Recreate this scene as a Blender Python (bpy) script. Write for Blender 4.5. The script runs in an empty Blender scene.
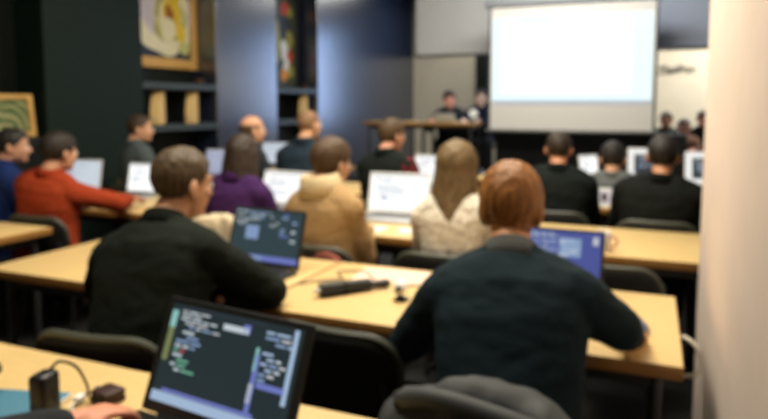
import bpy, bmesh, math, random
from math import pi, sin, cos, radians as R
from mathutils import Vector as V, Matrix as M, noise
random.seed(7)
S = bpy.context.scene
COL = S.collection

# ------------------------------------------------------------------ helpers
def lin(c):
    out = []
    for v in c[:3]:
        v = v / 255
        out.append(v / 12.92 if v <= .04045 else ((v + .055) / 1.055) ** 2.4)
    return (*out, 1)

MATS = {}
def mat(name, rgb, rough=.6, var=.0, scale=20, metal=0, bump=0, spec=.5, stretch=(1, 1, 1), sheen=0):
    if name in MATS: return MATS[name]
    m = bpy.data.materials.new(name); m.use_nodes = True
    nt = m.node_tree; b = nt.nodes['Principled BSDF']
    c = lin(rgb)
    b.inputs['Base Color'].default_value = c
    b.inputs['Roughness'].default_value = rough
    b.inputs['Metallic'].default_value = metal
    b.inputs['Specular IOR Level'].default_value = spec
    if sheen: b.inputs['Sheen Weight'].default_value = sheen
    if var or bump:
        tc = nt.nodes.new('ShaderNodeTexCoord'); mp = nt.nodes.new('ShaderNodeMapping')
        mp.inputs['Scale'].default_value = stretch
        nz = nt.nodes.new('ShaderNodeTexNoise'); nz.inputs['Scale'].default_value = scale
        nz.inputs['Detail'].default_value = 4
        nt.links.new(tc.outputs['Object'], mp.inputs['Vector']); nt.links.new(mp.outputs['Vector'], nz.inputs['Vector'])
        if var:
            cr = nt.nodes.new('ShaderNodeValToRGB')
            cr.color_ramp.elements[0].position = .3; cr.color_ramp.elements[1].position = .7
            cr.color_ramp.elements[0].color = tuple(max(0, x * (1 - var)) for x in c[:3]) + (1,)
            cr.color_ramp.elements[1].color = tuple(min(1, x * (1 + var)) for x in c[:3]) + (1,)
            nt.links.new(nz.outputs['Fac'], cr.inputs['Fac']); nt.links.new(cr.outputs['Color'], b.inputs['Base Color'])
        if bump:
            bp = nt.nodes.new('ShaderNodeBump'); bp.inputs['Strength'].default_value = bump
            bp.inputs['Distance'].default_value = .01
            nt.links.new(nz.outputs['Fac'], bp.inputs['Height']); nt.links.new(bp.outputs['Normal'], b.inputs['Normal'])
    MATS[name] = m
    return m

def glow(name, rgb, strength=1.0):
    if name in MATS: return MATS[name]
    m = bpy.data.materials.new(name); m.use_nodes = True
    b = m.node_tree.nodes['Principled BSDF']
    b.inputs['Base Color'].default_value = (.01, .01, .012, 1)
    b.inputs['Roughness'].default_value = .4
    b.inputs['Emission Color'].default_value = lin(rgb)
    b.inputs['Emission Strength'].default_value = strength
    MATS[name] = m
    return m

def smooth(me, ang=None):
    for p in me.polygons: p.use_smooth = True
    if ang is not None:
        me.set_sharp_from_angle(angle=R(ang))

def link(name, me, mats=None, parent=None):
    o = bpy.data.objects.new(name, me); COL.objects.link(o)
    if mats:
        for m in (mats if isinstance(mats, (list, tuple)) else [mats]): me.materials.append(m)
    if parent: o.parent = parent
    return o

def obj(name, bm, mats, parent=None, ang=40):
    me = bpy.data.meshes.new(name)
    bmesh.ops.recalc_face_normals(bm, faces=bm.faces)
    bm.to_mesh(me); bm.free()
    smooth(me, ang)
    return link(name, me, mats, parent)

def tag(o, label=None, cat=None, group=None, kind=None):
    if label: o['label'] = label
    if cat: o['category'] = cat
    if group: o['group'] = group
    if kind: o['kind'] = kind
    return o

def thing(name, label, cat, loc=(0, 0, 0), rz=0, group=None):
    o = bpy.data.objects.new(name, None); COL.objects.link(o)
    o.empty_display_size = .1
    o.location = loc; o.rotation_euler = (0, 0, rz)
    return tag(o, label, cat, group)

def dup(root, label=None, loc=None, rz=None, group=None):
    r = root.copy(); COL.objects.link(r)
    if loc is not None: r.location = loc
    if rz is not None: r.rotation_euler = (0, 0, rz)
    if label: r['label'] = label
    if group: r['group'] = group
    for ch in list(root.children):
        c = ch.copy(); COL.objects.link(c); c.parent = r
        for g in list(ch.children):
            d = g.copy(); COL.objects.link(d); d.parent = c
    return r

def box(bm, c, s, bev=0, seg=2, rot=None, mi=0):
    r = bmesh.ops.create_cube(bm, size=1)
    vs = r['verts']
    for v in vs: v.co = V((v.co.x * s[0], v.co.y * s[1], v.co.z * s[2]))
    fs = list({f for v in vs for f in v.link_faces})
    if bev:
        es = list({e for v in vs for e in v.link_edges})
        rr = bmesh.ops.bevel(bm, geom=es, offset=bev, segments=seg, affect='EDGES', profile=.5)
        vs = list({v for f in rr['faces'] for v in f.verts} | {v for v in vs if v.is_valid})
        fs = list({f for v in vs for f in v.link_faces})
    for f in fs: f.material_index = mi
    for v in vs:
        co = v.co.copy()
        if rot: co = rot @ co
        v.co = co + V(c)
    return vs

def frame_of(d):
    d = d.normalized()
    a = V((0, 0, 1)) if abs(d.z) < .9 else V((0, 1, 0))
    x = d.cross(a).normalized()
    return x, x.cross(d).normalized(), d

def cone(bm, a, b, ra, rb, seg=12, cap=3, mi=0):
    """tapered rod with round ends"""
    a = V(a); b = V(b); x, y, d = frame_of(b - a)
    prof = []
    for i in range(cap):
        t = pi / 2 * (1 - i / cap); prof.append((a - d * (sin(t) * ra), cos(t) * ra))
    prof.append((a, ra)); prof.append((b, rb))
    for i in range(1, cap + 1):
        t = pi / 2 * i / cap; prof.append((b + d * (sin(t) * rb), cos(t) * rb))
    rings = []
    for p, r in prof:
        if r < 1e-5: rings.append([bm.verts.new(p)])
        else: rings.append([bm.verts.new(p + x * cos(2 * pi * k / seg) * r + y * sin(2 * pi * k / seg) * r) for k in range(seg)])
    skin_rings(bm, rings, mi)

def skin_rings(bm, rings, mi=0):
    for A, B in zip(rings, rings[1:]):
        n = max(len(A), len(B))
        for k in range(n):
            k2 = (k + 1) % n
            if len(A) == 1 and len(B) == 1: continue
            if len(A) == 1: f = bm.faces.new((A[0], B[k], B[k2]))
            elif len(B) == 1: f = bm.faces.new((A[k], B[0], A[k2]))
            else: f = bm.faces.new((A[k], B[k], B[k2], A[k2]))
            f.material_index = mi

def chain(bm, pts, rads, seg=12):
    for i in range(len(pts) - 1): cone(bm, pts[i], pts[i + 1], rads[i], rads[i + 1], seg)

def tube(bm, pts, r, seg=8, closed=False, mi=0):
    pts = [V(p) for p in pts]; n = len(pts); rings = []
    up = None
    for i in range(n):
        if closed: d = pts[(i + 1) % n] - pts[i - 1]
        else: d = pts[min(i + 1, n - 1)] - pts[max(i - 1, 0)]
        d.normalize()
        if up is None: x, y, _ = frame_of(d)
        else:
            x = up - d * up.dot(d); x.normalize(); y = d.cross(x)
        up = x
        rings.append([bm.verts.new(pts[i] + x * cos(2 * pi * k / seg) * r + y * sin(2 * pi * k / seg) * r) for k in range(seg)])
    if closed: rings.append(rings[0])
    skin_rings(bm, rings, mi)
    if not closed:
        for rg in (rings[0], rings[-1]):
            f = bm.faces.new(rg); f.material_index = mi

def spline(pts, n=8):
    P = [V(p) for p in pts]; P = [P[0] * 2 - P[1]] + P + [P[-1] * 2 - P[-2]]
    out = []
    for i in range(1, len(P) - 2):
        for k in range(n):
            t = k / n
            out.append(.5 * ((2 * P[i]) + (P[i + 1] - P[i - 1]) * t + (2 * P[i - 1] - 5 * P[i] + 4 * P[i + 1] - P[i + 2]) * t * t
                             + (3 * P[i] - P[i - 1] - 3 * P[i + 1] + P[i + 2]) * t ** 3))
    out.append(P[-2]); return out

def ball(bm, c, r, mt=None, sub=3, mi=0):
    """ellipsoid; mt is an extra 3x3 or 4x4 transform"""
    rr = bmesh.ops.create_icosphere(bm, subdivisions=sub, radius=1)
    vs = rr['verts']
    for v in vs:
        co = V((v.co.x * r[0], v.co.y * r[1], v.co.z * r[2])) + V(c)
        v.co = mt @ co if mt else co
    for f in {f for v in vs for f in v.link_faces}: f.material_index = mi
    return vs

def loft(bm, rows, seg=24, power=2.3):
    """rows: (center, xaxis, yaxis, half width, half depth) ; closed ends"""
    rings = []
    for c, x, y, w, d in rows:
        rg = []
        for k in range(seg):
            t = 2 * pi * k / seg; a, b = cos(t), sin(t)
            s = (abs(a) ** power + abs(b) ** power) ** (-1 / power)
            rg.append(bm.verts.new(c + x * (a * s * w) + y * (b * s * d)))
        rings.append(rg)
    rings = [[bm.verts.new(rows[0][0])]] + rings + [[bm.verts.new(rows[-1][0])]]
    skin_rings(bm, rings)

def remesh(bm, voxel, it=2, fac=.5):
    bmesh.ops.recalc_face_normals(bm, faces=bm.faces)
    me = bpy.data.meshes.new('tmp'); bm.to_mesh(me); bm.free()
    o = bpy.data.objects.new('tmp', me); COL.objects.link(o)
    m = o.modifiers.new('r', 'REMESH'); m.mode = 'VOXEL'; m.voxel_size = voxel
    s = o.modifiers.new('s', 'SMOOTH'); s.iterations = it; s.factor = fac
    dg = bpy.context.evaluated_depsgraph_get()
    out = bpy.data.meshes.new_from_object(o.evaluated_get(dg))
    bpy.data.objects.remove(o); bpy.data.meshes.remove(me)
    smooth(out)
    return out

def wrinkle(me, amp, scale, off=(0, 0, 0), stretch=(1, 1, 1)):
    nn = [v.normal.copy() for v in me.vertices]
    for v, n in zip(me.vertices, nn):
        q = V((v.co.x * stretch[0], v.co.y * stretch[1], v.co.z * stretch[2])) * scale + V(off)
        v.co += n * (noise.noise(q) * amp + noise.noise(q * 2.7) * amp * .4)

def slab(bm, w, h, t, r, bend=0, c=(0, 0, 0), n=8, axis='y', mi=0, edge=.006):
    """rounded rectangle panel standing in XZ, thickness along Y, bent round the vertical axis"""
    out = []
    for (cx, cz, a0) in ((w / 2 - r, h / 2 - r, 0), (-w / 2 + r, h / 2 - r, pi / 2), (-w / 2 + r, -h / 2 + r, pi), (w / 2 - r, -h / 2 + r, 1.5 * pi)):
        for k in range(n + 1):
            a = a0 + pi / 2 * k / n; out.append((cx + r * cos(a), cz + r * sin(a)))
    # add points on the long sides so that the bend is smooth
    full = []
    for i, p in enumerate(out):
        q = out[(i + 1) % len(out)]; L = math.dist(p, q); m = max(1, int(L / .04))
        for k in range(m): full.append((p[0] + (q[0] - p[0]) * k / m, p[1] + (q[1] - p[1]) * k / m))
    def ring(scale_in, y):
        rg = []
        for (x, z) in full:
            sx = (w / 2 - scale_in) / (w / 2); sz = (h / 2 - scale_in) / (h / 2)
            X, Z = x * sx, z * sz
            p = (X, y + bend * X * X, Z)
            if axis == 'z': p = (X, Z, y)
            rg.append(bm.verts.new(V(c) + V(p)))
        return rg
    rings = [ring(edge * 3, -t / 2), ring(edge * .8, -t / 2 + edge * .2), ring(0, -t / 2 + edge), ring(0, t / 2 - edge), ring(edge * .8, t / 2 - edge * .2), ring(edge * 3, t / 2)]
    skin_rings(bm, rings, mi)
    # closing grids: fill by strips toward the centre
    for rg, y in ((rings[0], -t / 2), (rings[-1], t / 2)):
        prev = rg
        for s in (.66, .33):
            cur = []
            for v in rg:
                p = v.co - V(c)
                X = p.x * s
                q = V((X, y + bend * X * X, p.z * s)) if axis == 'y' else V((X, p.y * s, y))
                cur.append(bm.verts.new(V(c) + q))
            skin_rings(bm, [prev, cur], mi); prev = cur
        q = V((0, y, 0)) if axis == 'y' else V((0, 0, y))
        skin_rings(bm, [prev, [bm.verts.new(V(c) + q)]], mi)

# ------------------------------------------------------------------ materials
laminate = mat('beech_laminate', (207, 178, 122), .45, .07, 9, stretch=(1, 12, 12))
edgeband = mat('table_edge_band', (146, 102, 48), .5, .06, 14)
steel_dark = mat('dark_painted_steel', (34, 35, 36), .45)
steel = mat('grey_steel', (120, 120, 116), .4, metal=.6)
black_fabric = mat('black_upholstery', (17, 19, 19), .85, .2, 60, bump=.2)
grey_rim = mat('grey_plastic_rim', (66, 70, 60), .45)
black_plastic = mat('black_plastic', (16, 17, 18), .4)
dark_lap = mat('dark_laptop_shell', (30, 33, 34), .45)
silver = mat('silver_laptop_shell', (186, 188, 190), .35, metal=.5)
white_lap = mat('white_laptop_shell', (226, 226, 224), .4)
key_black = mat('black_keys', (14, 14, 15), .5)
key_grey = mat('grey_keys', (92, 94, 100), .5)
oak = mat('light_oak_frame', (206, 162, 92), .5, .12, 12, stretch=(8, 1, 1))
DOF = True; EXPO = 0.15
# ------------------------------------------------------------------ setting
def struct(name, bm, m, ang=30):
    return tag(obj(name, bm, m, None, ang), kind='structure')

floor_m = mat('dark_floor', (30, 29, 27), .55, .15, 6, bump=.05)
paint_dark = mat('dark_blue_gloss_paint', (25, 36, 58), .27, .04, 3, spec=.5)
paint_dark.node_tree.nodes['Principled BSDF'].inputs['IOR'].default_value = 2.4
paint_black = mat('black_green_paint', (11, 18, 15), .5, .06, 3, spec=.25)
plaster = mat('cream_plaster', (232, 214, 200), .8, .03, 5, bump=.03)
plaster_far = mat('beige_plaster', (206, 196, 176), .8, .03, 4)
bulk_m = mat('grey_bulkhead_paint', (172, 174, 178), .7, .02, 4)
ceil_m = mat('ceiling_paint', (150, 150, 148), .8, .03, 3)

b = bmesh.new(); box(b, (-.4, 5, -.05), (11, 17.6, .1)); struct('floor', b, floor_m)
b = bmesh.new(); box(b, (-.4, 5, 3.85), (11, 17.6, .1)); struct('ceiling', b, ceil_m)
b = bmesh.new(); box(b, (-5.25, 5, 1.9), (.2, 17.6, 3.8)); struct('wall_left', b, paint_black)
b = bmesh.new(); box(b, (5.0, 5, 1.9), (.2, 17.6, 3.8)); struct('wall_right', b, plaster_far)
b = bmesh.new(); box(b, (-.4, 13.3, 1.9), (11, .2, 3.8)); struct('wall_back', b, plaster_far)
b = bmesh.new(); box(b, (-.4, -3.1, 1.9), (11, .2, 3.8)); struct('wall_front', b, plaster)
# piers that stand out from the wall on the left; niches between them
for i, (y0, y1, m) in enumerate(((-3, 2.6, paint_black), (3.98, 5.13, mat('unlit_pier_paint', (13, 30, 24), .55, .05, 3, spec=.2)), (6.34, 7.67, paint_dark), (8.86, 13.2, paint_dark))):  # second pier: same paint as the blue ones, its unlit tone coloured in
    b = bmesh.new(); box(b, (-4.985, (y0 + y1) / 2, 1.9), (.37, y1 - y0, 3.8), .004, 1); struct('trim_%d' % (i + 1), b, m)
# bulkhead above the back of the room
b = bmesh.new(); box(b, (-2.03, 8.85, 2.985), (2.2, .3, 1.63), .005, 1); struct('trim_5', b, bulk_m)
b = bmesh.new(); box(b, (1.99, 8.85, 2.985), (5.82, .3, 1.63), .005, 1); struct('trim_7', b, mat('shaded_bulkhead_paint', (150, 160, 182), .7, .02, 4))  # weaker lamplight on this section set as a darker, bluer colour
b = bmesh.new(); box(b, (0, 13.18, 3.15), (9.5, .04, 1.3), .005, 1); struct('trim_8', b, paint_black)
b = bmesh.new(); box(b, (-3.2, 13.1, 1.25), (.34, .2, 2.5), .005, 1); struct('trim_6', b, paint_black)
# white partition wall close on the right
b = bmesh.new(); box(b, (.39, 2.05, 1.9), (.36, 1.9, 3.8), .006, 2); struct('wall_partition', b, plaster)
# stage at the far end
b = bmesh.new(); box(b, (-1.5, 9.3, .21), (6.4, 2.0, .42), .01, 1); struct('platform', b, mat('black_stage', (20, 22, 22), .6))

# unseen bright window, added behind the projection screen for the sheen on the piers
b = bmesh.new()
for s in (-1, 1):
    box(b, (-2.0 + s * .66, 13.11, 2.1), (.07, .09, 2.2), .004, 1); box(b, (-2.0, 13.11, 2.1 + s * 1.07), (1.30, .06, .07), .004, 1)
box(b, (-2.0, 13.11, 2.1), (.04, .05, 2.1), .003, 1)
win = struct('unseen_window_1', b, mat('window_frame_grey', (60, 64, 66), .5))
b = bmesh.new(); box(b, (-2.0, 13.135, 2.1), (1.28, .01, 2.1)); obj('pane', b, glow('unseen_window_glow', (176, 204, 255), 8.0), win)

# ------------------------------------------------------------------ shelves in the niches
shelf_m = mat('grey_shelf_board', (52, 64, 66), .5)
def niche_shelf(y0, y1, label):
    t = thing('wall_shelf', label, 'shelf', (-4.985, (y0 + y1) / 2, 0))
    for z in (1.665, 1.215, .72):
        b = bmesh.new(); box(b, (0, 0, z), (.37, y1 - y0, .07 if z > 1 else .04), .004, 1); obj('shelf_board', b, shelf_m, t)
    b = bmesh.new(); box(b, (-.17, 0, 1.2), (.02, y1 - y0 - .01, .86)); obj('back_panel', b, paint_black, t)
    return t
niche_shelf(5.132, 6.338, 'dark grey wall shelf under the large framed flower picture')
niche_shelf(7.672, 8.858, 'narrow dark grey wall shelf in the niche nearest the projection screen')
t = thing('sideboard', 'black sideboard in the corner niche under the small green picture', 'sideboard', (-4.95, 3.28, 0))
b = bmesh.new(); box(b, (0, 0, .575), (.36, 1.24, 1.11), .005, 1); obj('body', b, paint_black, t)
b = bmesh.new(); box(b, (.0, 0, 1.16), (.37, 1.3, .06), .006, 1); obj('top', b, mat('black_top', (22, 26, 24), .4), t)
for s in (-1, 1):
    b = bmesh.new(); box(b, (.187, s * .32, .57), (.016, .6, 1.0), .004, 1); d = obj('door', b, paint_black, t)
    b = bmesh.new(); cone(b, (.2, s * .06, .72), (.2, s * .06, .86), .007, .007, 8); obj('handle', b, steel, d)

# tan magazine holders (slanted tops)
def holder(loc, rz, label, h=.36):
    t = thing('magazine_holder', label, 'magazine holder', loc, rz, 'tan holders on the wall shelves')
    prof = [(-.13, 0), (.13, 0), (.13, h * .42), (.02, h), (-.13, h)]
    b = bmesh.new()
    A = [b.verts.new((-.05, y, z)) for y, z in prof]; B = [b.verts.new((.05, y, z)) for y, z in prof]
    b.faces.new(A); b.faces.new(B[::-1])
    for i in range(5): b.faces.new((A[i], A[(i + 1) % 5], B[(i + 1) % 5], B[i]))
    bmesh.ops.bevel(b, geom=b.edges[:], offset=.006, segments=2, affect='EDGES')
    obj('case', b, mat('tan_card', (228, 194, 130), .7, .05, 20), t)
    b = bmesh.new(); box(b, (0, .1345, h * .2), (.05, .012, .05), .003, 1); obj('label_plate', b, mat('pale_card', (222, 200, 150), .7), t)
    return t
holder((-4.92, 5.46, 1.2505), R(-152), 'tan holder on the shelf beside the head of the person in the grey top')
holder((-4.92, 6.02, 1.2505), R(-152), 'tan holder standing nearest the blue pillar under the flower picture')
holder((-4.92, 8.6, 1.2505), R(-160), 'tan holder on the narrow shelf above the shaven headed person in navy')
for (loc, lab) in (((-4.9, 6.13, 1.7), 'small brown bowl on the shelf under the flower picture'), ((-4.9, 8.6, 1.7), 'small brown bowl on the narrow shelf by the screen side niche')):
    b = bmesh.new()
    prof = [(.0, 0), (.035, 0), (.06, .035), (.068, .06), (.06, .06), (.05, .035), (0, .012)]
    rings = []
    for r, z in prof:
        rings.append([b.verts.new((0, 0, z))] if r == 0 else [b.verts.new((r * cos(2 * pi * k / 16), r * sin(2 * pi * k / 16), z)) for k in range(16)])
    skin_rings(b, rings)
    o = obj('bowl', b, mat('brown_glaze', (96, 66, 34), .4)); o.location = loc
    tag(o, lab, 'bowl')

# ------------------------------------------------------------------ pictures
def art_mat(name, stops, scale, dist):
    m = bpy.data.materials.new(name); m.use_nodes = True; nt = m.node_tree; bs = nt.nodes['Principled BSDF']
    tc = nt.nodes.new('ShaderNodeTexCoord'); w = nt.nodes.new('ShaderNodeTexWave'); w.wave_type = 'RINGS'; w.rings_direction = 'SPHERICAL'
    w.inputs['Scale'].default_value = scale; w.inputs['Distortion'].default_value = dist; w.inputs['Detail'].default_value = 2; w.inputs['Detail Scale'].default_value = 1.4
    cr = nt.nodes.new('ShaderNodeValToRGB'); cr.color_ramp.interpolation = 'EASE'
    while len(cr.color_ramp.elements) < len(stops): cr.color_ramp.elements.new(.5)
    for e, (p, c) in zip(cr.color_ramp.elements, stops): e.position = p; e.color = lin(c)
    nt.links.new(tc.outputs['Object'], w.inputs['Vector']); nt.links.new(w.outputs['Fac'], cr.inputs['Fac']); nt.links.new(cr.outputs['Color'], bs.inputs['Base Color'])
    bs.inputs['Roughness'].default_value = .6
    return m

def disc(b, cy, cz, ry, rz, x, ang=0, mi=0, n=28, wob=.0):
    """flat painted patch on the picture, facing +X"""
    c = b.verts.new((x, cy, cz)); rg = []
    for k in range(n):
        t = 2 * pi * k / n; r = 1 + wob * sin(3 * t + cy * 40) + wob * .6 * cos(5 * t)
        u, v = ry * cos(t) * r, rz * sin(t) * r
        rg.append(b.verts.new((x, cy + u * cos(ang) - v * sin(ang), cz + u * sin(ang) + v * cos(ang))))
    for k in range(n):
        f = b.faces.new((c, rg[k], rg[(k + 1) % n])); f.material_index = mi

def picture(loc, w, h, bar, fm, label, canvas_m, patches, pm, lean=0):
    t = thing('framed_picture', label, 'picture', loc); t.rotation_euler = (0, lean, 0)
    b = bmesh.new()
    for s in (-1, 1):
        box(b, (0, s * (w / 2 - bar / 2), h / 2), (.045, bar, h), .008, 2)
        box(b, (0, 0, (bar / 2 if s < 0 else h - bar / 2)), (.0445, w - bar * 1.2, bar), .008, 2)
    obj('frame', b, fm, t)
    b = bmesh.new(); box(b, (-.006, 0, h / 2), (.02, w - 1.8 * bar, h - 1.8 * bar)); cv = obj('canvas', b, canvas_m, t)
    if patches:
        b = bmesh.new(); 
        for i, p in enumerate(patches): disc(b, p[0], p[1] + h / 2, p[2], p[3], .0045 + .0004 * i, p[4], p[5], wob=.07)
        obj('painted_flower', b, pm, cv)
    return t
navy = mat('art_navy', (28, 40, 62), .6, .2, 8)
pm = [mat('art_cream', (226, 220, 190), .6, .1, 14), mat('art_yellow', (220, 188, 54), .6, .15, 14), mat('art_olive', (150, 146, 66), .6, .15, 14),
      mat('art_pale_green', (190, 190, 126), .6, .15, 14), mat('art_brown', (150, 92, 30), .6, .15, 14), mat('art_lilac', (196, 188, 200), .6, .1, 10), navy,
      mat('art_red', (190, 60, 40), .6, .1, 10), mat('art_white', (220, 224, 226), .6, .1, 10), mat('art_orange', (216, 140, 40), .6, .1, 10)]
pts = [(-.05, -.16, .36, .27, 0, 0), (.2, .1, .22, .34, .3, 5), (-.2, .14, .2, .32, -.2, 5), (.27, -.1, .13, .24, .2, 0), (.0, .36, .36, .16, .1, 2), (.24, .2, .14, .2, .2, 0), (.07, .0, .27, .28, .2, 3), (.04, -.02, .23, .26, -.2, 2), (.07, .0, .19, .22, .1, 0), (.10, .07, .15, .18, .3, 1), (.06, .05, .07, .1, .2, 4), (.02, -.13, .13, .14, .3, 0), (.24, -.15, .08, .12, .2, 1), (.17, .22, .08, .06, .6, 1), (-.12, -.1, .04, .12, .4, 3), (.3, -.32, .1, .08, .2, 3)]
picture((-5.105, 5.83, 1.875), 1.06, 1.14, .115, oak, 'large oak framed picture of a pale yellow flower on navy', navy, pts, pm)
pts2 = [(.08, .5, .13, .1, .2, 7), (.22, .46, .08, .08, 0, 2), (.06, .2, .16, .18, .4, 6), (.2, .05, .1, .14, .1, 2), (.05, -.12, .1, .16, .2, 8), (.2, -.2, .09, .1, .3, 7), (.1, -.36, .08, .12, -.3, 8), (.04, -.48, .1, .09, 0, 9), (.22, -.42, .09, .1, 0, 2), (-.2, 0, .14, .3, 0, 2)]
picture((-5.11, 8.33, 1.72), .84, 1.34, .02, mat('thin_black_frame', (24, 24, 22), .4), 'tall narrow dark picture with red, white and orange flowers', mat('art_dark_olive', (52, 58, 40), .6, .25, 6), pts2, pm)
green_art = art_mat('art_green_landscape', [(0, (40, 70, 30)), (.35, (96, 120, 60)), (.6, (150, 150, 110)), (.8, (60, 84, 40)), (1, (180, 170, 120))], 4.5, 6)
picture((-4.87, 3.66, 1.191), .52, .36, .045, oak, 'small oak framed green picture standing in the dark corner', green_art, None, None, lean=R(-6))

# ------------------------------------------------------------------ projection screen
t = thing('projection_screen', 'large white projection screen hanging above the far stage, lit by a projected page', 'projection screen', (-.93, 8.0, 0))
b = bmesh.new(); box(b, (0, 0, 1.90), (1.94, .006, 1.5)); obj('fabric', b, mat('screen_fabric', (196, 194, 192), .85), t)
for s in (-1, 1):
    b = bmesh.new(); box(b, (s * .962, -.001, 1.90), (.03, .012, 1.5), .002, 1); obj('side_border', b, mat('screen_border', (52, 56, 62), .6), t)
b = bmesh.new(); cone(b, (-.99, 0, 1.14), (.99, 0, 1.14), .022, .022, 12); obj('bottom_bar', b, mat('bar_grey', (92, 94, 92), .4), t)
b = bmesh.new(); box(b, (0, .02, 2.72), (2.06, .1, .12), .02, 3); obj('roller_case', b, mat('roller_grey', (120, 124, 132), .5), t)
for s in (-1, 1):
    b = bmesh.new(); cone(b, (s * .9, .02, 2.78), (s * .9, .02, 3.8), .006, .006, 6); obj('hanging_rod', b, steel_dark, t)
b = bmesh.new(); box(b, (0, -.0055, 2.0025), (1.85, .004, 1.055))
im = obj('projected_image', b, glow('projected_cyan', (224, 246, 248), 1.05), t)
b = bmesh.new(); box(b, (-.06, -.0085, 2.03), (1.5, .002, .84)); obj('page', b, glow('projected_hotspot', (255, 255, 253), 1.3), im)  # projector hot spot, drawn as a brighter white rectangle
b = bmesh.new(); box(b, (0, -.0085, 1.497), (1.85, .002, .05)); obj('task_strip', b, glow('projected_strip', (186, 196, 206), .9), im)
b = bmesh.new()
for k in range(7): box(b, (-.52 + k * .05, -.0085, 2.475), (.035, .002, .014))
box(b, (.52, -.0085, 1.86), (.03, .002, .06))
obj('page_text', b, glow('projected_text', (168, 204, 212), .9), im)

# written sign on the wall at the back, a looping dark script line
b = bmesh.new(); pts = []
for k in range(70):
    u = k / 69; pts.append((.12 + .6 * u, 13.185, 2.13 + .05 * sin(u * 44) + .03 * sin(u * 13)))
tube(b, pts, .011, 6); 
tube(b, [(.1, 13.185, 2.05), (.3, 13.185, 2.06), (.5, 13.185, 2.1)], .012, 6)
tag(obj('wall_lettering', b, mat('dark_lettering', (70, 66, 60), .6)), 'dark looping script lettering on the cream wall beyond the projection screen', 'lettering')

# ------------------------------------------------------------------ tables
def table(x0, x1, y0, y1, label, z=.74, base=0, group='wooden tables', edge=.042):
    t = thing('table', label, 'table', ((x0 + x1) / 2, (y0 + y1) / 2, base), 0, group)
    w, d = x1 - x0, y1 - y0
    b = bmesh.new(); box(b, (0, 0, z - edge / 2), (w, d, edge), .004, 2)
    for f in b.faces:
        f.material_index = 0 if f.normal.z > .7 else 1
    b.normal_update()
    for f in b.faces: f.material_index = 0 if f.normal.z > .8 else 1
    obj('tabletop', b, [laminate, edgeband], t)
    b = bmesh.new()
    for s in (-1, 1):
        box(b, (0, s * (d / 2 - .07), z - edge - .0255), (w - .16, .03, .05), .003, 1)
        box(b, (s * (w / 2 - .07), 0, z - edge - .026), (.03, d - .16, .049), .003, 1)
    obj('underframe', b, steel_dark, t)
    for sx in (-1, 1):
        for sy in (-1, 1):
            b = bmesh.new(); cone(b, (sx * (w / 2 - .07), sy * (d / 2 - .07), .02), (sx * (w / 2 - .07), sy * (d / 2 - .07), z - edge - .02), .019, .019, 12)
            lg = obj('leg', b, steel_dark, t)
            b = bmesh.new(); cone(b, (sx * (w / 2 - .07), sy * (d / 2 - .07), .012), (sx * (w / 2 - .07), sy * (d / 2 - .07), .03), .023, .023, 12, 1); obj('foot_cap', b, black_plastic, lg)
    return t
table(-2.1, -.45, .58, 1.30, 'beech table under the nearest dark laptop and the blue notebook')
table(-2.71, -1.305, 1.89, 2.60, 'beech table the person in the black sweater leans on')
table(-1.295, .107, 1.89, 2.60, 'beech table in front of the ginger haired person in the navy sweater')
table(-4.74, -3.25, 2.0, 2.70, 'beech table end behind the person in the orange sweater')
table(-2.62, -1.16, 3.20, 3.95, 'beech table between the person in tan and the bright white laptop')
table(-1.15, .32, 3.20, 3.95, 'bare beech table behind the blue screen laptop with a white cup on it')
table(-4.74, -3.06, 3.27, 4.02, 'beech table under the hands of the person in the orange sweater')
table(-4.74, -3.2, 4.68, 5.4, 'beech table before the person in the grey top')
table(-3.1, -1.5, 4.68, 5.4, 'beech table before the shaven headed person in navy')
table(-1.49, .3, 4.68, 5.4, 'beech table holding a small white tablet at its edge')
table(-4.74, -3.2, 6.1, 6.82, 'far beech table holding the laptop beside the navy shirt')
table(-1.6, .75, 6.1, 6.82, 'far beech table under the white framed laptops')
table(-3.85, -3.03, 8.45, 9.05, 'wooden stage table beyond the dark coated person', .80, .42)
table(-3.02, -2.2, 8.45, 9.05, 'wooden stage table in front of the two presenters', .80, .42)
t = thing('draped_table', 'black draped table on the stage below the projection screen', 'table', (-.75, 8.75, .42))
b = bmesh.new(); box(b, (0, 0, .655), (2.3, .5, .03), .004, 1); obj('tabletop', b, steel_dark, t)
b = bmesh.new()
ring = []
for z, g in ((.002, .03), (.3, .012), (.64, .0), (.678, -.004)):
    rg = []
    for k in range(120):
        u = k / 120 * 5.6; x, y = (-1.15 + u, -.25) if u < 2.3 else ((1.15, -.25 + u - 2.3) if u < 2.8 else ((1.15 - (u - 2.8), .25) if u < 5.1 else (-1.15, .25 - (u - 5.1))))
        q = 1 + g + g * .6 * sin(u * 30); rg.append(b.verts.new((x * (1 + g * .4 * sin(u * 30) + .01), y * q * 1.05, z)))
    ring.append(rg)
skin_rings(b, ring); b.faces.new(ring[-1]); obj('cloth', b, mat('black_cloth', (14, 15, 16), .9), t)

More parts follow.
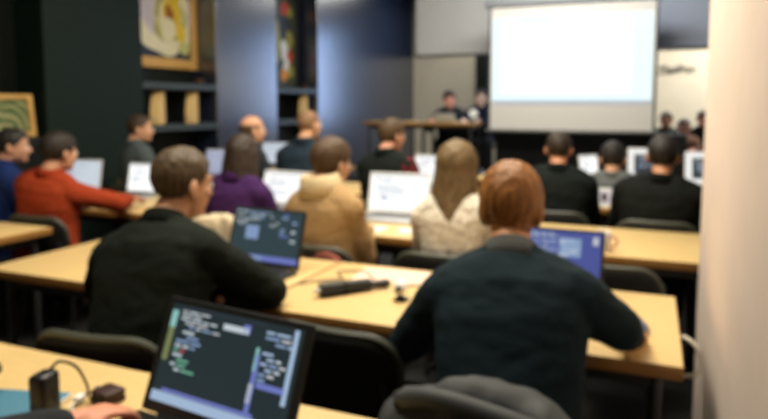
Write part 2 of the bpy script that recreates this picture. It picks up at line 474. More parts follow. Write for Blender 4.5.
# ------------------------------------------------------------------ chairs
def make_chair():
    t = thing('chair', 'x', 'chair', (0, 0, 0), 0, 'black classroom chairs')
    b = bmesh.new(); slab(b, .43, .42, .05, .07, 0, (0, .0, .427), axis='z', edge=.012); obj('seat', b, black_fabric, t)
    tilt = M.Rotation(R(10), 4, 'X'); BZ = .615
    b = bmesh.new(); slab(b, .44, .33, .032, .1, .55, edge=.01)
    bmesh.ops.transform(b, matrix=M.Translation((0, -.245, BZ)) @ tilt, verts=b.verts); br = obj('backrest', b, black_fabric, t)
    b = bmesh.new(); w, h, r = .445, .335, .1; pts = []
    for (cx, cz, a0) in ((w / 2 - r, h / 2 - r, 0), (-w / 2 + r, h / 2 - r, pi / 2)):
        for k in range(9):
            a = a0 + pi / 2 * k / 8; pts.append((cx + r * cos(a), cz + r * sin(a)))
    full = [(w / 2, -.02), (w / 2, .03)]
    for i, p in enumerate(pts):
        if i == 9:
            for k in range(1, 8): full.append((pts[8][0] + (p[0] - pts[8][0]) * k / 8, p[1]))
        full.append(p)
    full += [(-w / 2, .03), (-w / 2, -.02)]
    tube(b, [(x, .55 * x * x, z) for x, z in full], .0125, 8)
    bmesh.ops.transform(b, matrix=M.Translation((0, -.245, BZ)) @ tilt, verts=b.verts); obj('edge_trim', b, grey_rim, br)
    for s in (-1, 1):
        b = bmesh.new(); tube(b, spline([(s * .17, .1, .40), (s * .185, -.1, .40), (s * .19, -.215, .43), (s * .185, -.235, .55), (s * .17, -.245, .64)], 5), .011, 8); obj('back_post', b, steel_dark, t)
        b = bmesh.new(); tube(b, [(s * .19, .17, .405), (s * .215, .205, .0)], .011, 8); obj('leg', b, steel_dark, t)
        b = bmesh.new(); tube(b, [(s * .19, -.16, .405), (s * .215, -.215, .0)], .011, 8); obj('leg', b, steel_dark, t)
    return t
CH = make_chair(); CHN = [0]
def chair(x, y, rz, label):
    if CHN[0] == 0:
        CHN[0] = 1; CH.location = (x, y, 0); CH.rotation_euler = (0, 0, rz); CH['label'] = label; return CH
    return dup(CH, label, (x, y, 0), rz)
chair(-1.53, 1.62, R(8), 'black chair with grey edge under the person in the black sweater')
chair(-.86, 1.94, R(-4), 'empty black chair pushed under the near table beside the navy sweater')
K_CH = chair(-.31, 1.60, R(0), 'chair under the ginger haired person, padded jacket over its back')
chair(-3.46, 2.99, R(4), 'black chair under the person in the orange sweater')
chair(-4.1, 3.06, R(-4), 'black chair under the person in blue')
chair(-2.18, 3.12, R(6), 'chair under the long haired person in purple')
chair(-1.50, 2.92, R(0), 'chair under the person in the tan sweater')
chair(-.86, 2.98, R(0), 'chair under the person in the cream fleece')
chair(-.16, 3.06, R(0), 'empty black chair standing between the blue screen laptop and the bare table')
chair(.05, 4.25, R(0), 'black chair under the broad person in black beside the white partition')
chair(-.56, 4.38, R(0), 'black chair under the person in black with the ears showing')
chair(-1.74, 4.35, R(0), 'black chair under the dark coated person with a burgundy sleeve')
chair(-2.46, 4.38, R(0), 'black chair under the shaven headed person in navy')
chair(-3.02, 4.42, R(0), 'black chair under the balding person facing the screen')
chair(-4.05, 4.33, R(0), 'black chair under the person in the grey top')
chair(-.28, 5.72, R(0), 'black chair under the small person in grey')
c1 = chair(-2.80, 9.35, R(180), 'stage chair under the pink faced presenter'); c1.location.z = .42
c2 = chair(-2.33, 9.38, R(180), 'stage chair under the pale faced presenter'); c2.location.z = .42
# ------------------------------------------------------------------ people
def skin(rgb): return mat('skin_%d_%d_%d' % rgb, rgb, .5, .06, 30, spec=.35)
def hairm(rgb): return mat('hair_%d_%d_%d' % rgb, rgb, .55, .35, 30, bump=.5, stretch=(3, 3, .35), spec=.35)
def cloth(rgb, fuzzy=0): return mat('knit_%d_%d_%d_%d' % (*rgb, fuzzy), rgb, .9, .1 + .15 * fuzzy, 220 if not fuzzy else 70, bump=.12 + .6 * fuzzy, spec=.15, sheen=.0)

def sstep(a, b, x):
    t = max(0, min(1, (x - a) / (b - a))); return t * t * (3 - 2 * t)
def interp(x, pts):
    if x <= pts[0][0]: return pts[0][1]
    for (a, fa), (c, fc) in zip(pts, pts[1:]):
        if x <= c: return fa + (fc - fa) * (x - a) / (c - a)
    return pts[-1][1]

def head_bm(b, T):
    ball(b, (0, -.012, .03), (.074, .094, .086), T, 4)
    ball(b, (0, .026, -.03), (.059, .066, .080), T, 3)
    ball(b, (0, .02, -.062), (.054, .058, .042), T, 3)
    ball(b, (0, .064, -.090), (.024, .022, .018), T, 2)
    ball(b, (0, .073, .022), (.050, .018, .012), T, 2)
    for s in (-1, 1):
        ball(b, (s * .038, .060, -.022), (.022, .022, .022), T, 2)
        ball(b, (s * .012, .096, -.030), (.008, .009, .007), T, 2)
        R1 = M.Rotation(s * R(24), 4, 'Z') @ M.Rotation(R(-12), 4, 'X')
        ball(b, (0, 0, 0), (.010, .020, .032), T @ M.Translation((s * .080, -.014, -.006)) @ R1, 2)
        ball(b, (0, 0, 0), (.012, .010, .010), T @ M.Translation((s * .073, -.002, -.030)) @ R1, 2)
    cone(b, T @ V((0, .084, .012)), T @ V((0, .102, -.026)), .008, .0115, 10)
    ball(b, (0, .081, -.054), (.022, .010, .006), T, 2)
    ball(b, (0, .078, -.065), (.019, .010, .006), T, 2)

def hair_cap(b, T, thick, zl, tuft, seed, tf=30, bald=0):
    rr = bmesh.ops.create_icosphere(b, subdivisions=5, radius=1)
    for v in rr['verts']:
        u = v.co.normalized()
        p = V((u.x * .076, u.y * .096, u.z * .088)) + V((0, -.012, .03))
        cov = sstep(-.013, .013, p.z - interp(p.y, zl))
        if bald: cov *= sstep(.0, .02, bald - p.z)
        n = noise.noise(V((p.x * tf, p.y * tf, p.z * tf * .3)) + V((seed, seed * 2, 0))) + .5 * noise.noise(V((p.x, p.y, p.z * .5)) * tf * 2.3 + V((seed, 0, 3)))
        k = .86 + (1 + thick / .086 * (.8 + .2 * u.z) - .86) * cov + tuft * n * cov
        v.co = T @ (u * 1.0 * k * 1.0 * (p - V((0, -.012, .03))).length + V((0, -.012, .03))) if False else T @ ((p - V((0, -.012, .03))) * k + V((0, -.012, .03)))

ZL = {
    'short': [(-.11, -.058), (-.05, -.062), (-.025, -.035), (.008, -.005), (.02, .01), (.045, .035), (.065, .062), (.1, .07)],
    'thin': [(-.11, -.03), (-.05, -.03), (-.02, -.01), (.01, .01), (.03, .04), (.05, .075), (.07, .1), (.1, .12)],
    'bowl': [(-.11, -.08), (-.02, -.075), (.01, -.06), (.03, -.02), (.05, .03), (.08, .045), (.1, .05)],
    'long': [(-.11, -.09), (-.02, -.09), (.02, -.09), (.04, -.03), (.06, .03), (.08, .06), (.1, .066)],
}

def hand(b, w, d, n, side, curl=.5, spread=.1, s=1.0):
    """w wrist, d pointing direction, n back-of-hand normal, side +1 when the thumb is on d x n"""
    d = V(d).normalized(); n = V(n); n = (n - d * n.dot(d)).normalized(); a = d.cross(n) * side
    Mx = M((a, d, n)).transposed().to_4x4(); Mx.translation = V(w)
    ball(b, (0, .048 * s, 0), (.040 * s, .056 * s, .016 * s), Mx, 3)
    ball(b, (.016 * s, .03 * s, -.006), (.022 * s, .034 * s, .016 * s), Mx, 2)
    cone(b, Mx @ V((0, -.03, 0)), Mx @ V((0, .03, 0)), .027 * s, .026 * s)
    for i, L in enumerate((.070, .080, .074, .058)):
        x = (.030 - .0195 * i) * s; p = V((x, .088 * s - abs(i - 1.2) * .004, 0)); dirx = spread * (1.3 - i) * .6
        ang = 0
        for j, q in enumerate((.45, .32, .23)):
            ang -= curl * (.55, .8, .6)[j]
            v = V((sin(dirx) * cos(ang), cos(dirx) * cos(ang), sin(ang)))
            p2 = p + v * (L * q * s * 1.05)
            cone(b, Mx @ p, Mx @ p2, (.0098, .0090, .0084)[j] * s, (.0090, .0084, .0076)[j] * s, 10, 2); p = p2
    p = V((.028 * s, .025 * s, -.006)); ang = -.2 - curl * .3
    for j, (L, al) in enumerate(((.042, .75), (.034, .45), (.026, .25))):
        v = V((sin(al), cos(al) * cos(ang), sin(ang))); p2 = p + v * L * s
        cone(b, Mx @ p, Mx @ p2, (.0125, .0105, .0095)[j] * s, (.0105, .0095, .0080)[j] * s, 10, 2); p = p2

def ik(a, w, l1, l2, pole):
    a = V(a); w = V(w); d = w - a; L = d.length
    if L > (l1 + l2) * .985: 
        f = L / ((l1 + l2) * .985); l1 *= f; l2 *= f
    x = (l1 * l1 - l2 * l2 + L * L) / (2 * L); h = math.sqrt(max(0, l1 * l1 - x * x))
    d.normalize(); p = V(pole); p = (p - d * p.dot(d)).normalized()
    return a + d * x + p * h

def person(label, hips, bearing, head, hbear=None, hpitch=0, hroll=0, sk=(204, 158, 126), hair='short', hc=(50, 38, 28), top=(30, 34, 34), trousers=(26, 28, 34),
           arms=None, base=0, build=1.0, voxel=.007, group=None, collar=None, thick=.008, fuzzy=0, hand_curl=.5, twist=0, hs=1.0, sleeve=None, beard=None, glasses=False, hood=None, seed=1, elbows=None, armlen=(.285, .255), exact=()):
    """hips (x, y), head centre (x, y, z) and wrists (x, y, z) in the room; bearing clockwise from the far wall"""
    rz = -R(bearing); hb = bearing if hbear is None else hbear
    root = M.Translation((hips[0], hips[1], base)) @ M.Rotation(rz, 4, 'Z'); inv = root.inverted()
    H = inv @ V(head); Hs = H
    T = M.Translation(H) @ M.Rotation(-R(hb - bearing), 4, 'Z') @ M.Rotation(-R(hpitch), 4, 'X') @ M.Rotation(R(hroll), 4, 'Y') @ M.Scale(hs, 4)
    P0 = V((0, 0, .52)); hd = V((H.x, H.y, 0)); 
    N = T @ V((0, -.045, -.10)); N = N + V((0, -.006, -.012)) - hd * .10
    Cp = P0 + V((0, .015, (N.z - .52) * .62)) + hd * .18
    def bez(t):
        p = P0 * (1 - t) ** 2 + Cp * 2 * t * (1 - t) + N * t * t
        d = (Cp - P0) * 2 * (1 - t) + (N - Cp) * 2 * t
        return p, d.normalized()
    def fr(t):
        p, d = bez(t); a = R(-twist) * sstep(0, .8, t)
        x = V((cos(a), sin(a), 0)); x = (x - d * x.dot(d)).normalized(); y = d.cross(x)
        return p, x, y, d
    prof = [(-.16, .165, .125), (-.02, .185, .132), (.2, .172, .120), (.42, .172, .118), (.62, .186, .122), (.78, .190, .112), (.86, .172, .094), (.92, .125, .080), (.97, .080, .068), (1.05, .058, .060)]
    def torso(b, g, t_end=1.05, k=1.0):
        rows = []
        for t, w, d in prof:
            if t > t_end: break
            p, x, y, dd = fr(max(t, 0))
            if t < 0: p = p + dd * (t * .55)
            rows.append((p, x, y, w * build * k + g, d * (build * .6 + .4) * k + g))
        loft(b, rows, 28)
    p, x, y, d = fr(.81)
    SH = {s: p + x * (s * .165 * build) - d * .026 for s in (-1, 1)}
    arms = arms or {}
    AR = {}
    for s in (-1, 1):
        spec = arms.get(s)
        if spec is None:
            wr = V((s * .12, .36, .80)); hdir = V((-s * .25, 1, -.12)); nrm = V((0, 0, 1))
        else:
            wr = inv @ V(spec[0]); hdir = inv.to_3x3() @ V(spec[1]); nrm = inv.to_3x3() @ V(spec[2]) if len(spec) > 2 else V((0, 0, 1))
        pole = V((s * .45, -.5, -.8))
        if elbows and s in elbows: pole = (inv @ V(elbows[s])) - (SH[s] + wr) / 2
        el = ik(SH[s], wr, *(armlen[s] if isinstance(armlen, dict) else armlen), pole)
        if exact and s in exact: el = inv @ V(elbows[s])
        AR[s] = (SH[s], el, wr, hdir, nrm)
    knees, ank = {}, {}
    for s in (-1, 1):
        knees[s] = V((s * .13, .40, .49)); ank[s] = V((s * .135, .36, .09))
    # one continuous body
    b = bmesh.new()
    torso(b, -.014)
    head_bm(b, T)
    p1 = T @ V((0, -.022, -.055))
    chain(b, [fr(.90)[0], fr(1.0)[0] , p1], [.060, .055, .056], 16)
    for s in (-1, 1):
        sh, el, wr, hdir, nrm = AR[s]
        cone(b, N.lerp(p1, .2), sh - d * .005, .036, .046, 14)
        chain(b, [fr(.84)[0] + x * (s * .06), sh, el], [.06, .055, .043], 14)
        m1 = el.lerp(wr, .3); chain(b, [el, m1, wr], [.042, .042, .027], 14)
        hand(b, wr, hdir, nrm, -s if True else s, hand_curl)
        hp = V((s * .09, .0, .52)); chain(b, [hp, knees[s], ank[s]], [.080, .055, .038], 14)
        cone(b, ank[s], ank[s] + V((0, .13, -.055)), .034, .026)
    body = link('person', remesh(b, voxel, 2, .4), skin(sk))
    body.location = (hips[0], hips[1], base); body.rotation_euler = (0, 0, rz)
    tag(body, label, 'person', group)
    # top
    name = 'sweater'
    b = bmesh.new(); torso(b, .012, .96)
    for s in (-1, 1):
        sh, el, wr, hdir, nrm = AR[s]
        if sleeve and s in sleeve: 
            b2 = bmesh.new(); chain(b2, [sh, el, el.lerp(wr, .93)], [.080, .066, .050], 16)
            me = remesh(b2, .009, 3); wrinkle(me, .005, 9, (seed, 0, 0)); link('sleeve', me, cloth(sleeve[s]), body)
            tag(bpy.data.objects[me.name] if False else body.children[-1], label='burgundy sleeve')
        cone(b, N - d * .020, sh, .062, .076, 16)
        ball(b, fr(.84)[0] + x * (s * .10) + d * .0, (.085, .078, .060), None, 3)
        chain(b, [fr(.84)[0] + x * (s * .08), sh, el], [.085, .077, .061], 16)
        chain(b, [el, el.lerp(wr, .4), el.lerp(wr, .93)], [.060, .056, .043], 16)
    me = remesh(b, voxel + .001, 4, .5)
    wrinkle(me, .007, 7, (seed, 2, 1), (1, 1, 1.6)); wrinkle(me, .002, 20, (seed, 5, 1), (1, 1, 1.8))
    if fuzzy: wrinkle(me, .0035, 60, (seed, 0, 0))
    smooth(me); link(name, me, cloth(top, fuzzy), body)
    # collar
    cc = collar or tuple(max(0, c - 6) for c in top)
    b = bmesh.new(); rings = []
    pa, xa, ya, da = fr(.93); pb, xb, yb, db = fr(1.04)
    hgt = .045 if not hood else .085
    for (dz, r1, r2) in ((-.012, .092, .083), (hgt * .5, .078, .074), (hgt, .070, .068), (hgt + .004, .064, .062), (hgt * .5, .068, .062), (-.012, .08, .07)):
        c = pa.lerp(pb, .2) + da * dz; g = .03 if hood else 0
        rings.append([b.verts.new(c + xa * cos(2 * pi * k / 28) * (r1 + g) + ya * sin(2 * pi * k / 28) * (r2 + g)) for k in range(28)])
    rings.append(rings[0]); skin_rings(b, rings)
    co = obj('collar' if not hood else 'hood', b, cloth(cc), body, None)
    # trousers
    b = bmesh.new(); ball(b, (0, .0, .525), (.180 * build, .135, .095))
    for s in (-1, 1): chain(b, [V((s * .085, .01, .525)), knees[s], ank[s] + V((0, 0, .01))], [.095, .070, .056], 16)
    me = remesh(b, .011, 3); wrinkle(me, .007, 14, (seed, 9, 2)); smooth(me); link('trousers', me, cloth(trousers), body)
    for s in (-1, 1):
        b = bmesh.new(); a = ank[s]
        ball(b, (a.x, a.y + .07, .040), (.046, .125, .034)); ball(b, (a.x, a.y - .005, .07), (.042, .05, .05)); box(b, (a.x, a.y + .06, .011), (.084, .25, .022), .01, 2)
        link('shoe', remesh(b, .009, 2), mat('dark_shoe', (28, 26, 26), .5), body)
    # hair
    if hair in ('short', 'thin', 'bowl', 'long', 'tail'):
        zl = ZL['long' if hair == 'tail' else hair]
        b = bmesh.new(); hair_cap(b, T, thick, zl, .022 if hair in ('bowl', 'short') else .02, seed, 34)
        if hair == 'bowl':
            ball(b, (0, -.052, -.055), (.056, .044, .042), T, 4)
            for s in (-1, 1): ball(b, (s * .068, -.02, -.006), (.024, .05, .05), T, 3)
        rnd = random.Random(seed)
        if hair == 'long':
            for k in range(44):
                th = R(-112 + 224 * k / 43); q = 1 + .06 * rnd.uniform(-1, 1)
                A = V((.074 * sin(th) * 1.1, -.012 - .094 * cos(th) * 1.06, rnd.uniform(-.0, .05)))
                B = V((.086 * sin(th) * 1.12 * q, -.02 - .088 * cos(th) * q, -.12))
                Cq = V((.092 * sin(th) * q, -.045 - .075 * cos(th) * q, -.30 + rnd.uniform(-.05, .03)))
                chain(b, [T @ A, T @ B, T @ Cq], [.014, .0165, .007], 8)
        if hair == 'tail':
            for k in range(40):
                th = R(-105 + 210 * k / 39); q = 1 + .08 * rnd.uniform(-1, 1)
                A = V((.078 * sin(th), -.012 - .098 * cos(th), rnd.uniform(.0, .05)))
                B = V((.084 * sin(th) * q, -.03 - .08 * cos(th) * q, -.09))
                Cq = V((.030 * sin(th) * q + .014, -.115 - .02 * cos(th) * q, -.20)); D = V((.016 * sin(th) + .03 + rnd.uniform(-.012, .012), -.13, -.34 + rnd.uniform(-.04, .03)))
                chain(b, [T @ A, T @ B, T @ Cq, T @ D], [.014, .018, .013, .005], 8)
        me = remesh(b, .0055, 2, .35); wrinkle(me, .004, 60, (seed, 1, 4), (1, 1, .3)); smooth(me)
        link('hair', me, hairm(hc), body)
    elif hair == 'shaved':
        b = bmesh.new(); hair_cap(b, T, .002, ZL['thin'], .004, seed)
        me = remesh(b, .006, 2); link('hair', me, hairm(hc), body)
    elif hair == 'fringe':
        b = bmesh.new(); hair_cap(b, T, .005, ZL['short'], .02, seed, 30, bald=.055)
        me = remesh(b, .006, 2); link('hair', me, hairm(hc), body)
    if beard:
        b = bmesh.new(); ball(b, (0, .035, -.075), (.058, .060, .042), T, 3); link('beard', remesh(b, .007, 2), hairm(beard), body)
    # face
    for s in (-1, 1):
        b = bmesh.new(); vs = ball(b, (0, 0, 0), (.0115, .0115, .0115), None, 3)
        for f in b.faces:
            if f.calc_center_median().y > .0098: f.material_index = 1
        bmesh.ops.transform(b, matrix=T @ M.Translation((s * .030, .0795, .002)), verts=b.verts)
        obj('eye', b, [mat('eye_white', (226, 222, 214), .3), mat('iris_dark', (40, 30, 24), .2)], body, None)
        b = bmesh.new(); tube(b, [T @ V((s * .013, .094, .020)), T @ V((s * .028, .093, .026)), T @ V((s * .045, .078, .022))], .0036 * hs, 6); obj('eyebrow', b, hairm(hc), body, None)
    b = bmesh.new(); ball(b, (0, .0845, -.055), (.019, .007, .0042), T, 2); ball(b, (0, .082, -.0635), (.016, .0075, .0050), T, 2); obj('lips', b, mat('lips', (168, 100, 90), .45), body, None)
    if glasses:
        b = bmesh.new()
        for s in (-1, 1):
            tube(b, [T @ V((s * .031 + .021 * cos(2 * pi * k / 20), .098, .002 + .017 * sin(2 * pi * k / 20))) for k in range(20)], .002, 6, True)
            tube(b, [T @ V((s * .052, .096, .006)), T @ V((s * .078, .0, .010))], .002, 6)
        tube(b, [T @ V((-.010, .099, .006)), T @ V((.010, .099, .006))], .002, 6)
        obj('glasses', b, black_plastic, body)
    return body

DOWN = (0, 0, 1)
# person in black, arms folded on the table
M1 = person('person in a black sweater leaning on the table, close cropped brown hair', (-1.47, 1.51), -2, (-1.515, 1.80, 1.18), 18, 6, 0, (200, 150, 118), 'short', (74, 58, 38), (20, 26, 21), arms={1: ((-1.375, 1.765, .80), (-1, -.2, .05), (0, -.35, 1)), -1: ((-1.74, 1.99, .785), (.5, .9, -.05), (0, 0, 1))},
       armlen={1: (.345, .215), -1: (.285, .27)}, exact=(1,), elbows={1: (-1.235, 1.915, .79), -1: (-1.94, 1.66, .78)}, build=1.06, voxel=.006, seed=2, hand_curl=.8, thick=.009, hs=1.07)
# ginger haired person
K1 = person('ginger haired person in a dark navy sweater seen from behind, hand on the mouse', (-.30, 1.50), -4, (-.365, 1.83, 1.165), -12, 6, 0, (206, 150, 110), 'bowl', (134, 86, 38), (22, 37, 44), armlen={1: (.17, .17), -1: (.26, .27)}, arms={1: ((-.03, 1.925, .797), (.05, 1, -.2), (0, 0, 1)), -1: ((-.52, 1.98, .795), (.3, 1, -.1), (0, 0, 1))},
       elbows={1: (-.06, 1.70, .90), -1: (-.585, 1.74, .82)}, build=1.0, voxel=.006, seed=5, collar=(84, 86, 86), thick=.020, hand_curl=.45)
person('person in an orange sweater reaching for a keyboard, seen from behind', (-3.53, 2.88), -4, (-3.48, 2.97, 1.155), 8, 6, 0, (190, 140, 110), 'short', (38, 30, 24), (148, 56, 28), arms={1: ((-3.30, 3.36, .815), (-.1, 1, -.05)), -1: ((-3.55, 3.42, .82), (.2, 1, -.1))}, elbows={1: (-3.0, 3.0, .8)}, seed=9, thick=.014, hs=1.08, build=1.12)
person('person in a blue top beside the orange sweater at the picture edge', (-4.1, 2.95), 20, (-4.0, 3.05, 1.18), 48, 4, 0, (200, 150, 122), 'short', (32, 28, 26), (26, 44, 92), seed=11, thick=.012, build=1.08)
person('person in a grey top in profile before the dark green wall', (-4.05, 4.22), 25, (-4.03, 4.26, 1.255), 52, 0, 0, (206, 156, 126), 'short', (58, 44, 32), (74, 84, 86), seed=13)
person('long dark haired person in a purple top', (-2.18, 3.0), 0, (-2.17, 3.10, 1.165), 5, 6, 0, (206, 160, 130), 'long', (48, 36, 26), (60, 32, 78), seed=15, thick=.014, build=.92)
person('balding person in profile behind the long dark hair', (-3.02, 4.32), 25, (-3.0, 4.42, 1.255), 40, 0, 0, (212, 160, 128), 'fringe', (84, 66, 48), (40, 44, 46), seed=17)
person('shaven headed person in a dark navy top below the narrow niche', (-2.46, 4.28), 0, (-2.45, 4.38, 1.30), 18, 0, 0, (206, 156, 120), 'shaved', (130, 98, 70), (36, 50, 62), seed=19, build=1.08)
person('person in a tan sweater with a cream hood collar, dark brown hair', (-1.49, 2.80), 10, (-1.485, 2.88, 1.16), 20, 8, 0, (206, 156, 122), 'short', (74, 54, 34), (166, 136, 96), arms={1: ((-1.40, 3.10, .80), (-.3, 1, -.1)), -1: ((-1.60, 3.13, .80), (.3, 1, -.1))}, elbows={1: (-1.30, 2.84, .72), -1: (-1.72, 2.88, .72)}, seed=21, collar=(214, 194, 156), thick=.018, hood=True, hs=1.05, build=.94)
person('dark coated person with one burgundy sleeve and brown hair', (-1.76, 4.25), 14, (-1.74, 4.34, 1.235), 30, 4, 0, (206, 150, 124), 'short', (76, 58, 36), (22, 28, 26), seed=23, thick=.014, sleeve={1: (104, 36, 44)}, build=1.12)
person('person with long light brown hair in a cream fleece', (-.835, 2.86), 6, (-.845, 2.94, 1.145), 2, 6, 0, (210, 164, 134), 'tail', (104, 84, 54), (216, 208, 192), seed=25, thick=.022, fuzzy=1, hs=1.08, build=.86)
person('person in black with both ears showing, facing the projection screen', (-.56, 4.28), -4, (-.56, 4.38, 1.165), -4, 0, 0, (202, 142, 108), 'short', (48, 38, 30), (20, 26, 25), seed=27, build=1.12)
person('small dark haired person in grey bent over the far table', (-.28, 5.60), 0, (-.285, 5.72, 1.0), 0, 14, 0, (206, 156, 122), 'short', (34, 30, 28), (98, 102, 104), seed=29, thick=.014, hs=1.2, build=1.0)
person('broad person in black with dark hair nearest the white partition', (.05, 4.12), 0, (.075, 4.20, 1.15), 6, 2, 0, (196, 140, 104), 'short', (34, 30, 28), (20, 23, 22), seed=31, thick=.012, build=1.16, hs=1.05)
# presenters on the stage, facing the audience
person('pink faced presenter with dark hair behind the stage table', (-2.80, 9.32), 168, (-2.78, 9.22, 1.53), 150, 10, 0, (222, 160, 146), 'short', (44, 36, 32), (40, 46, 56), arms={1: ((-2.94, 8.88, 1.245), (.3, -1, 0)), -1: ((-2.66, 8.88, 1.245), (-.3, -1, 0))}, base=.42, seed=33, thick=.012, hs=1.15)
person('pale faced presenter in dark navy beside the stage table end', (-2.33, 9.34), 172, (-2.31, 9.24, 1.55), 165, 4, 0, (226, 196, 190), 'short', (40, 36, 40), (30, 36, 62), arms={1: ((-2.46, 8.88, 1.245), (.2, -1, 0)), -1: ((-2.24, 8.88, 1.245), (-.3, -1, 0))}, base=.42, seed=35, hs=1.12)
# listeners in the far corner
far = []
for i, (X, Yp, z, top, lab) in enumerate(((.22, 11.0, 1.22, (44, 50, 50), 'far listener nearest the projection screen by the cream wall'), (.46, 10.7, 1.12, (112, 84, 70), 'far listener in brown between two others by the cream wall'), (.74, 11.0, 1.24, (30, 34, 36), 'far listener in black beside the white partition edge'))):
    person(lab, (X, Yp), 180, (X, Yp - .1, z), 190 - 10 * i, 4, 0, (200, 140, 112), 'short', (50, 38, 32), top, seed=40 + i, hs=1.12, group='listeners by the far wall')
# the person working at the nearest laptop: only the hand shows
person('person at the nearest laptop, only the left hand in view beside it', (-1.16, .12), 2, (-1.20, .26, 1.15), 8, 8, 0, (206, 140, 112), 'short', (60, 46, 34), (40, 42, 46), arms={-1: ((-1.09, .925, .80), (.2, 1, -.04), (0, 0, 1)), 1: ((-.95, .80, .79), (-.1, 1, -.08), (0, 0, 1))}, elbows={-1: (-1.45, .5, .75)}, seed=50)
# ------------------------------------------------------------------ laptops
def bar(b, x, z, w, h, mi, y): box(b, (x, y, z), (w, .0008, h), mi=mi)
SCR = [glow('text_white', (200, 212, 218), .8), glow('text_green', (120, 190, 160), .7), glow('text_red', (210, 90, 110), .7), glow('text_blue', (140, 166, 204), .75), glow('strip_pale_blue', (166, 190, 218), .8),
       glow('strip_violet', (112, 124, 196), .8), glow('strip_olive', (140, 150, 96), .6), glow('panel_dark', (52, 66, 78), .5), glow('strip_cyan', (150, 206, 200), .75), glow('text_grey', (196, 200, 204), .8)]

def code_lines(b, rnd, x0, x1, z0, z1, lh, cols, y, fill=.6, indent=.03):
    z = z1
    while z > z0:
        x = x0 + indent * rnd.choice((0, 0, 1, 2)) * .5; end = x0 + (x1 - x0) * rnd.uniform(.25, 1) * fill / .6
        while x < min(end, x1) - .006:
            w = min(rnd.uniform(.012, .04), x1 - x); bar(b, x + w / 2, z, w, lh * .5, rnd.choice(cols), y); x += w + .006
        z -= lh
        if rnd.random() < .18: z -= lh * .8

